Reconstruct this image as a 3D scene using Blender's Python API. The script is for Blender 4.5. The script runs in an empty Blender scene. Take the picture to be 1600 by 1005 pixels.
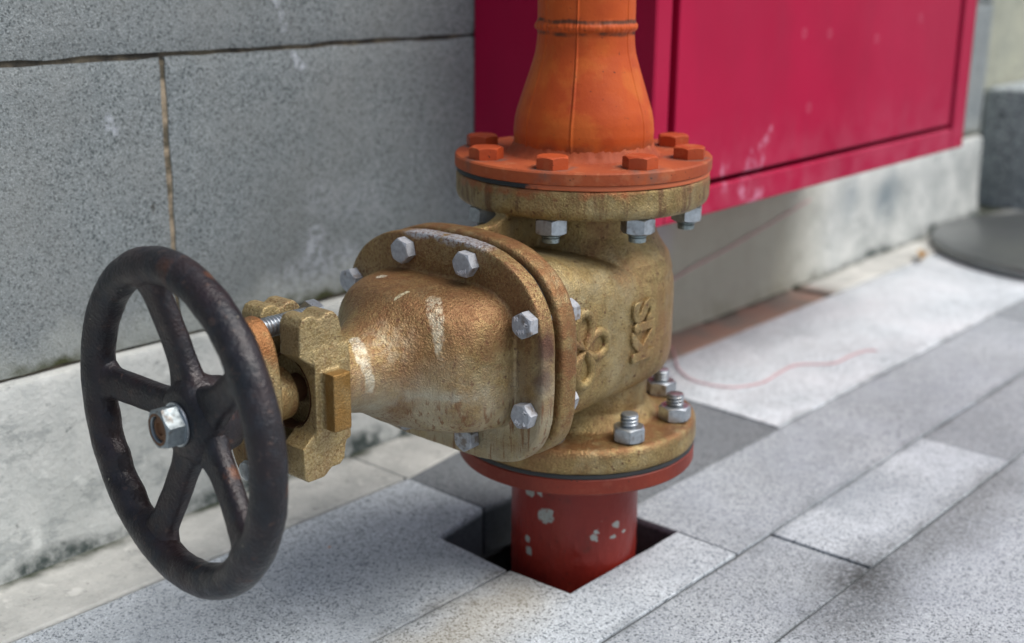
import bpy, bmesh, math, random
from math import sin, cos, pi, radians as R, atan2, hypot, sqrt
from mathutils import Vector, Matrix, noise
random.seed(4)
scene = bpy.context.scene
col = scene.collection

# ------------------------------------------------------------------ camera
cd = bpy.data.cameras.new('camera'); cam = bpy.data.objects.new('camera', cd); col.objects.link(cam)
scene.camera = cam
_m = ((0.65663566, -0.20587886, 0.72556427), (-0.7541528, -0.19086303, 0.6283509), (0.00911923, -0.95978393, -0.28059159))
mw = Matrix([[r[0], -r[1], -r[2]] for r in _m]).to_4x4()
mw.translation = Vector((-0.86804529, -0.67280579, 0.535))
cam.matrix_world = mw
cd.sensor_width = 36; cd.lens = 45; cd.clip_start = 0.02; cd.clip_end = 400
cd.dof.use_dof = True; cd.dof.focus_distance = 0.93; cd.dof.aperture_fstop = 4.5
# ------------------------------------------------------------------ light
SUN = Vector((0.34, -0.68, 1.22)).normalized()
w = bpy.data.worlds.new('World'); scene.world = w; w.use_nodes = True
nt = w.node_tree; bg = nt.nodes['Background']
sky = nt.nodes.new('ShaderNodeTexSky'); sky.sky_type = 'NISHITA'; sky.sun_disc = False
sky.sun_elevation = math.asin(SUN.z); sky.sun_rotation = atan2(SUN.x, SUN.y)
sky.air_density = 1.0; sky.dust_density = 3.0; sky.ozone_density = 1.0
hs = nt.nodes.new('ShaderNodeHueSaturation'); hs.inputs['Saturation'].default_value = 0.8      # thin cloud: paler than a clear sky
nt.links.new(sky.outputs[0], hs.inputs['Color']); nt.links.new(hs.outputs[0], bg.inputs[0]); bg.inputs[1].default_value = 0.125
sd = bpy.data.lights.new('sun', 'SUN'); sd.energy = 2.3; sd.angle = R(38); sd.color = (1, 0.975, 0.94)
so = bpy.data.objects.new('sun', sd); col.objects.link(so)
so.rotation_euler = SUN.to_track_quat('Z', 'Y').to_euler(); so.location = (1, -2, 3)
vs = scene.view_settings; vs.view_transform = 'Standard'; vs.look = 'None'; vs.gamma = 1; vs.use_curve_mapping = False
vs.exposure = 0.42

# ------------------------------------------------------------------ materials
class NM:
    def __init__(s, name):
        s.m = bpy.data.materials.new(name); s.m.use_nodes = True
        s.t = s.m.node_tree; s.b = s.t.nodes['Principled BSDF']
        s.g = s.t.nodes.new('ShaderNodeNewGeometry'); s.P = s.g.outputs['Position']
    def n(s, t): return s.t.nodes.new(t)
    def l(s, a, b): s.t.links.new(a, b)
    def setin(s, sock, v):
        if isinstance(v, bpy.types.NodeSocket): s.l(v, sock)
        elif isinstance(v, tuple) and len(v) == 3 and sock.type == 'RGBA': sock.default_value = (*v, 1)
        else: sock.default_value = v
    def mapv(s, scale=(1, 1, 1), loc=(0, 0, 0), src=None):
        m = s.n('ShaderNodeMapping'); s.l(src or s.P, m.inputs[0]); m.inputs[1].default_value = loc; m.inputs[3].default_value = scale
        return m.outputs[0]
    def noise(s, scale, detail=4, rough=.55, vec=None, dist=0):
        n = s.n('ShaderNodeTexNoise'); s.l(vec or s.P, n.inputs['Vector'])
        n.inputs['Scale'].default_value = scale; n.inputs['Detail'].default_value = detail
        n.inputs['Roughness'].default_value = rough; n.inputs['Distortion'].default_value = dist
        return n.outputs['Fac']
    def voro(s, scale, vec=None, out='Distance', feature='F1'):
        n = s.n('ShaderNodeTexVoronoi'); n.feature = feature; s.l(vec or s.P, n.inputs['Vector']); n.inputs['Scale'].default_value = scale
        return n.outputs[out]
    def ramp(s, fac, a, b, va=0., vb=1.):
        n = s.n('ShaderNodeMapRange'); s.setin(n.inputs[0], fac); n.inputs[1].default_value = a; n.inputs[2].default_value = b
        n.inputs[3].default_value = va; n.inputs[4].default_value = vb; n.clamp = True
        return n.outputs[0]
    def math(s, op, a, b=0.):
        n = s.n('ShaderNodeMath'); n.operation = op; s.setin(n.inputs[0], a); s.setin(n.inputs[1], b); return n.outputs[0]
    def mix(s, f, a, b, mode='MIX'):
        n = s.n('ShaderNodeMix'); n.data_type = 'RGBA'; n.blend_type = mode
        s.setin(n.inputs[0], f); s.setin(n.inputs[6], a); s.setin(n.inputs[7], b); return n.outputs[2]
    def xyz(s, i, src=None):
        n = s.n('ShaderNodeSeparateXYZ'); s.l(src or s.P, n.inputs[0]); return n.outputs[i]
    def warp(s, amp, scale):
        n = s.n('ShaderNodeTexNoise'); s.l(s.P, n.inputs['Vector']); n.inputs['Scale'].default_value = scale; n.inputs['Detail'].default_value = 3
        v = s.n('ShaderNodeVectorMath'); v.operation = 'SUBTRACT'; s.l(n.outputs['Color'], v.inputs[0]); v.inputs[1].default_value = (.5, .5, .5)
        u = s.n('ShaderNodeVectorMath'); u.operation = 'SCALE'; s.l(v.outputs[0], u.inputs[0]); u.inputs['Scale'].default_value = amp
        q = s.n('ShaderNodeVectorMath'); q.operation = 'ADD'; s.l(s.P, q.inputs[0]); s.l(u.outputs[0], q.inputs[1]); return q.outputs[0]
    def spot(s, c, r, soft=.3, vec=None, squash=(1, 1, 1)):
        """1 inside an ellipsoid of radius r about c (world metres), 0 outside"""
        m = s.n('ShaderNodeVectorMath'); m.operation = 'SUBTRACT'; s.l(vec or s.P, m.inputs[0]); m.inputs[1].default_value = c
        k = s.n('ShaderNodeVectorMath'); k.operation = 'MULTIPLY'; s.l(m.outputs[0], k.inputs[0]); k.inputs[1].default_value = squash
        d = s.n('ShaderNodeVectorMath'); d.operation = 'LENGTH'; s.l(k.outputs[0], d.inputs[0])
        return s.ramp(d.outputs['Value'], r * (1 - soft), r * (1 + soft), 1, 0)
    def capsule(s, a, b, r, soft=.3, vec=None):
        """1 within r of the segment a-b"""
        A = Vector(a); B = Vector(b); AB = B - A
        m = s.n('ShaderNodeVectorMath'); m.operation = 'SUBTRACT'; s.l(vec or s.P, m.inputs[0]); m.inputs[1].default_value = a
        d = s.n('ShaderNodeVectorMath'); d.operation = 'DOT_PRODUCT'; s.l(m.outputs[0], d.inputs[0]); d.inputs[1].default_value = AB / AB.length_squared
        t = s.ramp(d.outputs['Value'], 0, 1, 0, 1)
        k = s.n('ShaderNodeVectorMath'); k.operation = 'SCALE'; k.inputs[0].default_value = AB; s.l(t, k.inputs['Scale'])
        e = s.n('ShaderNodeVectorMath'); e.operation = 'SUBTRACT'; s.l(m.outputs[0], e.inputs[0]); s.l(k.outputs[0], e.inputs[1])
        h = s.n('ShaderNodeVectorMath'); h.operation = 'LENGTH'; s.l(e.outputs[0], h.inputs[0])
        return s.ramp(h.outputs['Value'], r * (1 - soft), r * (1 + soft), 1, 0)
    def bump(s, h, dist, strength=1., prev=None):
        n = s.n('ShaderNodeBump'); s.setin(n.inputs['Height'], h); n.inputs['Distance'].default_value = dist; n.inputs['Strength'].default_value = strength
        if prev: s.l(prev, n.inputs['Normal'])
        return n.outputs[0]
    def out(s, color, rough=.5, metal=0., normal=None, spec=.5):
        s.setin(s.b.inputs['Base Color'], color); s.setin(s.b.inputs['Roughness'], rough); s.setin(s.b.inputs['Metallic'], metal)
        s.b.inputs['Specular IOR Level'].default_value = spec
        if normal: s.l(normal, s.b.inputs['Normal'])
        return s.m

def mat_gold(name, rust=.5, light=0.):
    k = NM(name)
    wv = k.warp(.012, 40)
    n1 = k.noise(16, 7, .68, wv)
    n2 = k.noise(60, 5, .6)
    st = k.noise(1, 6, .65, k.mapv((150, 150, 16)))
    st2 = k.noise(1, 4, .6, k.mapv((260, 260, 22), (3, 1, 2)))
    gr = k.noise(620, 3, .6)
    c = k.mix(k.ramp(n2, .35, .65), (.36, .262, .105), (.18, .125, .045))
    c = k.mix(k.ramp(n1, .50, .36, 0, .55), c, (.40, .345, .22))                       # worn, greyish silver-gold
    c = k.mix(k.math('MULTIPLY', k.ramp(n1, .62 - .22 * rust, .76 - .22 * rust), k.ramp(st, .3, .6)), c, (.21, .10, .038))
    c = k.mix(k.ramp(st, .58, .72, 0, .65), c, (.16, .085, .035))                    # run-down rust streaks
    c = k.mix(k.math('MULTIPLY', k.ramp(st2, .6, .7), k.ramp(n1, .4, .6)), c, (.10, .045, .022))
    c = k.mix(k.ramp(k.noise(230, 2), .64, .70), c, (.09, .035, .02))                # dark pits
    c = k.mix(k.math('MULTIPLY', k.ramp(k.noise(9, 6, .7, k.mapv((1, 1, .7), (2, 5, 1))), .52, .66), k.ramp(gr, .25, .6, .25, .9)), c, (.20, .085, .032))
    c = k.mix(k.ramp(gr, .35, .7, 0, .75), c, (.50, .40, .22), 'MIX') if light else k.mix(k.ramp(gr, .45, .75, 0, .5), c, (.48, .35, .15))
    c = k.mix(k.math('MULTIPLY', k.ramp(k.noise(460, 4, .7), .52, .60), k.ramp(n1, .40, .60, .12, .60)), c, (.15, .075, .028))
    b = k.bump(gr, .0010, 1); b = k.bump(k.noise(330, 4), .0007, .6, b); b = k.bump(n1, .002, .5, b)
    metal = k.ramp(n1, .6, .4, .45, .70)
    return k, c, k.ramp(n2, .3, .7, .38, .55), metal, b

k, c, ro, me, b = mat_gold('gold_painted_casting', .5)
rn = k.noise(85, 5, .7); rb = k.mix(k.noise(260, 2), (.15, .06, .024), (.27, .135, .05))
pe = k.math('MULTIPLY', k.ramp(k.xyz(0), -.135, -.139), k.ramp(k.math('ADD', k.xyz(2), k.ramp(rn, .25, .75, -.08, .08)), .19, .25, .25, 1))
c = k.mix(k.math('MULTIPLY', pe, k.ramp(rn, .36, .56, .25, .95)), c, rb)
lf_ = k.math('MULTIPLY', k.ramp(k.xyz(2), .1375, .1345), k.ramp(k.xyz(2), .1250, .1320, 0, 1))
c = k.mix(k.math('MULTIPLY', lf_, k.ramp(rn, .40, .56, .1, .9)), c, rb)
rr_ = k.noise(1, 4, .6, k.mapv((60, 60, 10), (2, 2, 2)))
fl_ = k.math('MULTIPLY', k.ramp(k.xyz(2), .312, .330), k.ramp(rr_, .56, .64, 0, .75))
c = k.mix(fl_, c, (.13, .06, .028))
op_ = k.math('MULTIPLY', k.ramp(k.math('ADD', k.xyz(2), k.ramp(k.noise(50, 5), .25, .75, -.010, .006)), .342, .347), k.ramp(k.noise(20, 3), .46, .56, 0, .75))
c = k.mix(op_, c, (.34, .10, .035))
M_GOLD = k.out(c, ro, me, b)
# bonnet: rusty crown, white-gold runs, a grey tide line round its waist
k, c, ro, me, b = mat_gold('gold_painted_bonnet', .6)
wv = k.warp(.008, 90)
top = k.math('ADD', k.ramp(k.xyz(2), .245, .285, -.12, .42), k.noise(22, 6, .7, wv))
c = k.mix(k.math('MULTIPLY', k.ramp(top, .60, .95, 0, .72), k.ramp(k.xyz(0, wv), -.172, -.190, .35, 1)), c, k.mix(k.noise(300, 2), (.17, .075, .026), (.31, .175, .075)))
wl = k.math('ADD', k.xyz(2), k.ramp(k.noise(30, 4), .2, .8, -.012, .012))
band = k.math('MULTIPLY', k.math('MULTIPLY', k.ramp(wl, .208, .213), k.ramp(wl, .216, .226, 1, 0)), k.ramp(k.noise(45, 4), .42, .58, .1, .75))
c = k.mix(k.math('MULTIPLY', band, k.ramp(k.xyz(0), -.19, -.2)), c, (.40, .38, .30))
stk = k.noise(1, 5, .6, k.mapv((330, 330, 30), (7, 0, 0)))
low = k.math('MULTIPLY', k.ramp(wl, .180, .196), k.ramp(wl, .207, .214, 1, 0))
c = k.mix(k.math('MULTIPLY', low, k.ramp(stk, .5, .6)), c, (.17, .075, .03))
c = k.mix(k.math('MULTIPLY', k.ramp(k.xyz(0), -.176, -.180, 0, 1), k.ramp(k.noise(26, 6, .7, wv), .54, .62, 0, .45)), c, (.17, .075, .03))
mk = None
for a_, b_, r_ in [((-.2209, -.0357, .2869), (-.2325, -.0495, .2759), .0052), ((-.2325, -.0495, .2759), (-.2369, -.0556, .2637), .0048), ((-.2369, -.0556, .2637), (-.2383, -.0594, .2505), .0040)]:
    q_ = k.capsule(a_, b_, r_, .2, wv); mk = q_ if mk is None else k.math('MAXIMUM', mk, q_)
c = k.mix(k.math('MULTIPLY', mk, k.ramp(k.noise(200, 4), .36, .58, .25, .8)), c, (.56, .50, .36))
mk = None
for a_, b_, r_ in [((-.2782, -.0119, .2639), (-.2809, -.0234, .2549), .0048), ((-.2809, -.0234, .2549), (-.2808, -.0296, .2443), .0050), ((-.2808, -.0296, .2443), (-.2802, -.0312, .2290), .0040)]:
    q_ = k.capsule(a_, b_, r_, .2, wv); mk = q_ if mk is None else k.math('MAXIMUM', mk, q_)
c = k.mix(k.math('MULTIPLY', mk, k.ramp(k.noise(200, 4), .34, .56, .25, .8)), c, (.58, .54, .42))
c = k.mix(k.capsule((-.2391, -.0115, .286), (-.2236, -.0118, .2889), .0016, .2, k.warp(.003, 90)), c, (.62, .56, .36))
c = k.mix(k.spot((-.2056, .0351, .2887), .004, .3, wv, (1, 1, 1)), c, (.60, .55, .42))
c = k.mix(k.math('MULTIPLY', k.spot((-.262, -.030, .262), .016, .5, wv), k.ramp(k.noise(120, 3), .4, .6, 0, .6)), c, (.50, .43, .28))
wv = k.warp(.01, 70)
pale = k.math('MULTIPLY', k.ramp(k.math('ADD', k.xyz(2), k.ramp(k.noise(25, 3), .2, .8, -.006, .006)), .3165, .319), k.ramp(k.xyz(1, wv), .04, .03))
pale = k.math('MULTIPLY', pale, k.ramp(k.xyz(1, wv), -.052, -.042))
pale = k.math('MULTIPLY', pale, k.math('MULTIPLY', k.ramp(k.xyz(0, wv), -.1795, -.1780), k.ramp(k.noise(90, 4), .38, .46)))
c = k.mix(pale, c, (.46, .46, .47))
c = k.mix(k.spot((-.174, -.1065, .252), .008, .4, wv, (1, 1, .6)), c, (.11, .050, .03))
c = k.mix(k.spot((-.177, -.1065, .227), .0075, .4, wv, (1, 1, .7)), c, (.10, .045, .028))
c = k.mix(k.math('MULTIPLY', k.ramp(k.noise(420, 4, .7), .50, .58), k.ramp(top, .50, .85, .15, .75)), c, (.16, .065, .024)); lo_ = k.math('MULTIPLY', k.ramp(wl, .250, .215), k.ramp(k.noise(34, 5), .36, .60, .1, .7)); c = k.mix(lo_, c, (.40, .355, .25)); c = k.mix(k.math('MULTIPLY', k.ramp(wl, .212, .204), k.ramp(stk, .55, .63, 0, .8)), c, (.19, .09, .035))
M_BONNET = k.out(c, ro, me, b)
k, c, ro, me, b = mat_gold('gold_painted_bracket', .3, 1); c = k.mix(k.math('MULTIPLY', k.ramp(k.xyz(1), -.0365, -.0385), k.ramp(k.noise(70, 4), .2, .6, .4, 1)), c, (.24, .13, .032)); M_BRACKET = k.out(c, ro, me, b)
k, c, ro, me, b = mat_gold('gold_painted_follower', 1.); c = k.mix(k.ramp(k.math('ADD', k.xyz(2), k.ramp(k.noise(60, 4), .2, .8, -.02, .02)), .265, .285, 0, .8), c, (.26, .10, .03)); M_FOLL = k.out(c, ro, me, b)

def mat_paint(name, base, dark, dust, rough=.45, bumpd=.0008, chips=None, scale=1.):
    k = NM(name)
    n = k.noise(14, 5, .6); n2 = k.noise(55, 6, .65)
    c = k.mix(k.ramp(n, .35, .7), base, dark)
    c = k.mix(k.ramp(n2, .55, .75, 0, .5), c, dust)
    c = k.mix(k.ramp(k.noise(330, 2), .70, .75), c, (.03, .015, .01))
    b = k.bump(k.noise(260, 4), bumpd * .5, .5); b = k.bump(k.noise(28, 4), bumpd * 2.2, .5, b)
    if chips:
        wv = k.warp(.009, 170); f = None
        for p, r in chips:
            s = k.spot(p, r, .12, wv); f = s if f is None else k.math('MAXIMUM', f, s)
        f = k.math('MULTIPLY', f, k.ramp(k.noise(420, 3), .30, .44, .25, 1)); c = k.mix(k.ramp(k.noise(38, 6, .7), .60, .68, 0, .6), c, (.10, .02, .012)); f = k.math('MAXIMUM', f, k.math('MULTIPLY', k.ramp(k.noise(210, 3), .715, .735), k.ramp(k.noise(25, 2), .5, .6))); c = k.mix(f, c, k.mix(k.noise(90, 3), (.40, .42, .38), (.20, .21, .19)))
        b = k.bump(f, .0006, -.8, b)
    return k, c, rough, b
k, c, ro, b = mat_paint('orange_paint_pipe', (.47, .080, .010), (.35, .048, .008), (.47, .12, .022), .42)
c = k.mix(k.math('MULTIPLY', k.ramp(k.noise(30, 5), .50, .62), k.ramp(k.math('ADD', k.xyz(2), k.ramp(k.noise(60, 4), .2, .8, -.02, .02)), .482, .462, 0, .45)), c, (.50, .13, .018))
rg_ = k.math('ADD', k.xyz(2), k.ramp(k.noise(60, 4), .2, .8, -.0015, .0015))
wl_ = k.math('MAXIMUM', k.math('MULTIPLY', k.ramp(rg_, .4655, .4672), k.ramp(rg_, .4700, .4685, 0, 1)), k.math('MULTIPLY', k.ramp(rg_, .4755, .4768), k.ramp(rg_, .4800, .4785, 0, 1)))
c = k.mix(k.math('MULTIPLY', wl_, k.ramp(k.noise(40, 4), .40, .55)), c, (.10, .03, .012))
c = k.mix(k.math('MULTIPLY', k.ramp(rg_, .3825, .3770), k.ramp(k.noise(70, 5), .42, .58, .1, .75)), c, (.20, .05, .018))
c = k.mix(k.ramp(k.noise(150, 5, .7), .66, .72, 0, .7), c, (.16, .045, .015))
M_ORANGE = k.out(c, .5, 0, b, .22)
k, c, ro, b = mat_paint('orange_paint_flange', (.37, .082, .026), (.24, .042, .016), (.50, .23, .11), .55, .001)
wv = k.warp(.01, 60); stn = None
for i in range(8):
    a = R(22.5 + 45 * i); s = k.spot((.092 * cos(a), .092 * sin(a), .366), .0185, .25, wv, (1, 1, .7)); stn = s if stn is None else k.math('MAXIMUM', stn, s)
c = k.mix(k.math('MULTIPLY', stn, k.ramp(k.noise(90, 3), .35, .6)), c, (.13, .085, .065))
M_ORFL = k.out(c, .65, 0, b, .22)
k, c, ro, b = mat_paint('orange_paint_bolt', (.40, .068, .018), (.29, .042, .014), (.52, .20, .08), .5)
M_ORBOLT = k.out(c, ro, 0, b, .22)
k, c, ro, b = mat_paint('red_oxide_paint', (.215, .019, .011), (.15, .012, .009), (.26, .035, .02), .36, .001,
    [((-.0568, -.0117, .0492), .0072), ((-.0560, -.0165, .0525), .003), ((-.0577, .0056, .0087), .0038), ((-.0575, .0075, .0207), .0036), ((-.0578, .006, .0688), .006), ((-.0571, -.006, .0696), .003),
     ((-.0121, -.0567, .0391), .0038), ((-.0145, -.0561, .0285), .0026), ((-.0319, -.0484, .031), .0036), ((-.0007, -.058, .0292), .002), ((-.03, -.0496, .037), .0022)])
M_RED = k.out(c, ro, 0, b, .35)
k, c, ro, b = mat_paint('red_oxide_flange', (.21, .034, .018), (.12, .018, .011), (.29, .09, .055), .5, .001)
M_REDFL = k.out(c, ro, 0, b, .25)
# gasket: black rubber on the left, over-painted orange on the right
k = NM('painted_gasket'); v = k.n('ShaderNodeVectorMath'); v.operation = 'DOT_PRODUCT'; k.l(k.P, v.inputs[0]); v.inputs[1].default_value = (.61, -.79, 0)
f = k.ramp(k.math('ADD', v.outputs['Value'], k.ramp(k.noise(60, 4), .2, .8, -.02, .02)), -.045, -.035)
M_GASK = k.out(k.mix(f, (.012, .016, .018), (.47, .11, .035)), .6)
k = NM('black_rubber'); M_RUB = k.out(k.mix(k.noise(90), (.010, .013, .015), (.03, .03, .03)), .6)

# handwheel iron
k = NM('dark_rusted_iron'); n = k.noise(24, 6, .65, k.warp(.02, 20)); n2 = k.noise(80, 5, .6)
c = k.mix(k.ramp(n, .38, .62), (.008, .009, .012), (.022, .013, .014))
c = k.mix(k.ramp(n2, .52, .68, 0, .6), c, (.020, .025, .033))
c = k.mix(k.ramp(k.noise(34, 5, .6, k.mapv((1, 1, 1), (5, 3, 1))), .66, .74, 0, .8), c, (.13, .050, .022))
c = k.mix(k.math('MULTIPLY', k.spot((-.428, -.015, .342), .007, .5, k.warp(.012, 90)), .6), c, (.17, .06, .025))
c = k.mix(k.ramp(k.voro(48, k.warp(.012, 50)), .045, .03), c, (.22, .20, .15))
b = k.bump(k.noise(420, 3), .0009, .9); b = k.bump(k.noise(60, 5, .65), .0016, .7, b)
c = k.mix(k.ramp(k.noise(110, 5, .7), .60, .66, 0, .6), c, (.075, .045, .035))
M_IRON = k.out(c, k.ramp(n2, .3, .7, .28, .56), .2, b, .5)

def mat_zinc(name, base, rough, metal, dirt=.3):
    k = NM(name); n = k.noise(260, 3); n2 = k.noise(110, 4); oi = k.n('ShaderNodeObjectInfo').outputs['Random']
    c = k.mix(k.ramp(n, .35, .7), base, tuple(x * .66 for x in base))
    c = k.mix(k.math('MULTIPLY', oi, .22), c, tuple(x * .45 for x in base))
    c = k.mix(k.ramp(k.math('ADD', n2, k.ramp(oi, 0, 1, -.06, .07)), .56, .66, 0, dirt + .2), c, (.12, .075, .04))
    return k.out(c, k.ramp(n, .3, .7, rough, rough + .15), metal, k.bump(n, .0003, .6))
M_ZINC = mat_zinc('zinc_plated_steel', (.50, .54, .57), .27, .85)
M_NUT = mat_zinc('dulled_hub_nut', (.36, .41, .43), .42, .75, .45)
M_SILVER = mat_zinc('silver_painted_bolt', (.42, .435, .46), .42, .25, .5)
M_SILVHI = mat_zinc('bright_letter_metal', (.85, .85, .88), .3, .3, 0)
k = NM('rusty_steel'); M_RUSTY = k.out(k.mix(k.noise(140, 4), (.20, .09, .035), (.07, .035, .02)), .6, .4, k.bump(k.noise(300), .0006))
k = NM('dirty_thread'); M_THREAD = k.out(k.mix(k.ramp(k.noise(120, 3), .4, .6), (.34, .40, .40), (.20, .23, .22)), .38, .7)

# stone, concrete
def mat_granite(name, light, mid, dark, grain=330, dotamt=.4, big=7, tint=(.5, .5, .42), rough=.8, bumpd=.0012, extra=None, tintamt=.4):
    k = NM(name)
    n = k.noise(grain, 2, .55); n2 = k.noise(grain * .5, 3, .6, k.mapv((1, 1, 1), (4, 2, 9))); bigN = k.noise(big, 5, .6)
    cell = k.xyz(0, k.voro(grain, out='Color')); cell2 = k.xyz(1, k.voro(grain * .62, k.mapv((1, 1, 1), (.3, .1, .2)), out='Color'))
    clump = k.ramp(n2, .35, .65, -.10, .10)
    c = k.mix(cell, light, mid)
    c = k.mix(k.ramp(k.math('ADD', cell2, clump), .985 - .30 * dotamt, 1.0 - .30 * dotamt), c, dark)
    c = k.mix(k.ramp(k.math('ADD', cell, clump), .16, .14, 0, .8), c, tuple(min(1, x * 1.3) for x in light))
    c = k.mix(k.ramp(bigN, .40, .68, 0, tintamt), c, tint, 'MIX')
    c = k.mix(k.ramp(k.noise(2.6, 6, .7), .38, .66, 0, .35), c, dark)
    c = k.mix(k.ramp(k.xyz(2), -.004, -.009, 0, .9), c, (.03, .035, .038))      # darker below the paving surface, on the buried sawn faces
    if extra: c = extra(k, c)
    return k.out(c, rough, 0, k.bump(k.noise(grain * .8, 3), bumpd, .7), .3)
def wallmarks(k, c):
    wv = k.warp(.02, 60)
    rag = k.ramp(k.noise(160, 4), .40, .56)
    for a, b_, r, op in [((-.062, .33, .50), (-.049, .33, .458), .0045, .8), ((-.040, .33, .436), (-.031, .33, .420), .0045, .7), ((-.2466, .33, .385), (-.2462, .33, .376), .006, .8), ((-.0227, .33, .2316), (-.018, .33, .243), .012, .4),
                        ((.026, .33, .50), (.03, .33, .455), .0025, .4), ((-.07, .33, .20), (.02, .33, .215), .018, .25), ((-.01, .33, .285), (.06, .33, .27), .02, .15)]:
        c = k.mix(k.math('MULTIPLY', k.math('MULTIPLY', k.capsule(a, b_, r, .5, wv), rag), op), c, (.60, .64, .70))
    c = k.mix(k.spot((-.2107, .33, .302), .0045, .4, wv, (2.0, 1, .8)), c, (.035, .03, .02))
    # green moss and lime bloom where the stone meets the plinth
    h = k.math('ADD', k.xyz(2), k.ramp(k.noise(18, 5), .25, .75, -.022, .022))
    c = k.mix(k.ramp(h, .215, .180, 0, .55), c, (.42, .44, .40))
    c = k.mix(k.math('MULTIPLY', k.ramp(k.math('ADD', k.xyz(2), k.ramp(k.noise(60, 5), .25, .75, -.006, .010)), .190, .179), k.ramp(k.noise(9, 4), .38, .52)), c, (.055, .060, .022))
    return c
M_WALL = mat_granite('grey_granite_wall', (.300, .330, .332), (.175, .200, .202), (.085, .100, .102), 900, .56, 10, (.30, .31, .295), .85, .0022, wallmarks)
def pavstain(k, c):
    wv = k.warp(.05, 22)
    yy = k.xyz(1, k.warp(.006, 70)); jt = None
    for v in (.0082, -.1285, -.2332):                                  # grime gathered along the long joints
        q_ = k.ramp(k.math('ABSOLUTE', k.math('SUBTRACT', yy, v)), .002, .011, 1, 0); jt = q_ if jt is None else k.math('MAXIMUM', jt, q_)
    c = k.mix(k.math('MULTIPLY', jt, k.ramp(k.noise(13, 6, .7), .42, .62, 0, .6)), c, (.10, .11, .115))
    c = k.mix(k.math('MULTIPLY', k.ramp(k.noise(5, 7, .72, k.mapv((1, 1, 1), (1, 7, 3))), .50, .64, 0, .42), k.ramp(k.noise(300, 3), .35, .6, .4, 1)), c, (.16, .18, .19))
    gr_ = k.ramp(k.noise(240, 4, .7), .36, .58, .25, 1)
    c = k.mix(k.math('MULTIPLY', k.capsule((.03, -.262, 0), (.16, -.238, 0), .030, .8, wv), k.math('MULTIPLY', gr_, .75)), c, (.045, .05, .05))
    c = k.mix(k.math('MULTIPLY', k.spot((.115, -.232, 0), .028, .8, wv), k.math('MULTIPLY', gr_, .85)), c, (.035, .036, .034))
    c = k.mix(k.math('MULTIPLY', k.capsule((.22, -.255, 0), (.42, -.245, 0), .028, .8, wv), k.math('MULTIPLY', gr_, .65)), c, (.08, .085, .08))
    c = k.mix(k.math('MULTIPLY', k.capsule((-.24, -.035, 0), (-.11, -.022, 0), .032, .7, wv), .40), c, (.28, .21, .09))
    c = k.mix(k.math('MULTIPLY', k.capsule((.24, -.15, 0), (.33, -.145, 0), .02, .8, wv), .35), c, (.14, .17, .19))
    c = k.mix(k.spot((-.1665, .1178, 0), .0055, .35, wv), c, (.10, .11, .13))
    c = k.mix(k.spot((-.1615, .1620, 0), .0022, .3, wv), c, (.55, .22, .07))
    return c
def pav(name, f, tint=(.40, .44, .48), **kw):
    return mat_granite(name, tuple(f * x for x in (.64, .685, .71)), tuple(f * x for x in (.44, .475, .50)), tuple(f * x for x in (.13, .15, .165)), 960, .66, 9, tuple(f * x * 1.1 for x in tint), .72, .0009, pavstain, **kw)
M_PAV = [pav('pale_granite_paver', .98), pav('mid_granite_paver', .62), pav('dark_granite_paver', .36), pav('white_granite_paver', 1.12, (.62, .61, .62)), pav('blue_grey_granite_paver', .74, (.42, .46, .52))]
def mat_concrete(name, a, b_, dark, extra=None, sc=1.):
    k = NM(name); wv = k.warp(.03, 12)
    c = k.mix(k.ramp(k.noise(7 * sc, 7, .65, wv), .36, .64), a, b_)
    c = k.mix(k.ramp(k.noise(3.2 * sc, 6, .7, k.mapv((1, 1, 1), (9, 4, 2))), .54, .70, 0, .55), c, dark)
    c = k.mix(k.ramp(k.noise(240, 3), .55, .75, 0, .35), c, tuple(x * .55 for x in a))
    c = k.mix(k.ramp(k.noise(40, 5), .60, .68, 0, .5), c, tuple(min(1, x * 1.25) for x in a))
    c = k.mix(k.math('MULTIPLY', k.ramp(k.noise(17, 7, .75, k.mapv((1, 1, 1.6), (3, 8, 1))), .56, .62), .55), c, dark)
    c = k.mix(k.math('MULTIPLY', k.ramp(k.noise(75, 5, .7), .62, .68), .6), c, tuple(x * .45 for x in dark))
    if extra: c = extra(k, c)
    return k.out(c, .85, 0, k.bump(k.noise(160, 5), .0020, .8, k.bump(k.noise(22, 4), .004, .5)), .3)
def plinthx(k, c):
    wv = k.warp(.04, 30)
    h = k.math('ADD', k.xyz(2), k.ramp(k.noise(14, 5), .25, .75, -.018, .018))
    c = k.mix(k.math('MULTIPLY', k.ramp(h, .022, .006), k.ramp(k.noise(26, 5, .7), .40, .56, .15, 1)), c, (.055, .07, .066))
    c = k.mix(k.ramp(h, .160, .172, 0, .6), c, (.55, .56, .52))
    c = k.mix(k.math('MULTIPLY', k.ramp(k.xyz(0), .30, .42), k.ramp(k.xyz(0), .95, 1.12, .85, 0)), c, k.mix(k.noise(1, 4, .6, k.mapv((22, 1, 3))), (.38, .37, .29), (.29, .27, .20)))
    c = k.mix(k.math('MULTIPLY', k.spot((1.325, .32, .105), .035, .7, wv, (.8, 1, 1)), .8), c, (.13, .17, .19))
    c = k.mix(k.math('MULTIPLY', k.capsule((.50, .32, .09), (.58, .32, .15), .035, .8, wv), .5), c, (.42, .42, .52))
    c = k.mix(k.math('MULTIPLY', k.spot((1.18, .32, .12), .03, .7, wv), .5), c, (.20, .24, .26))
    c = k.mix(k.math('MULTIPLY', k.capsule((-.47, .32, .085), (-.46, .32, .10), .012, .5, wv), .6), c, (.12, .15, .16))
    return c
M_PLINTH = mat_concrete('stained_concrete_plinth', (.52, .535, .51), (.37, .39, .375), (.22, .24, .235), plinthx, 1.8)
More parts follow.
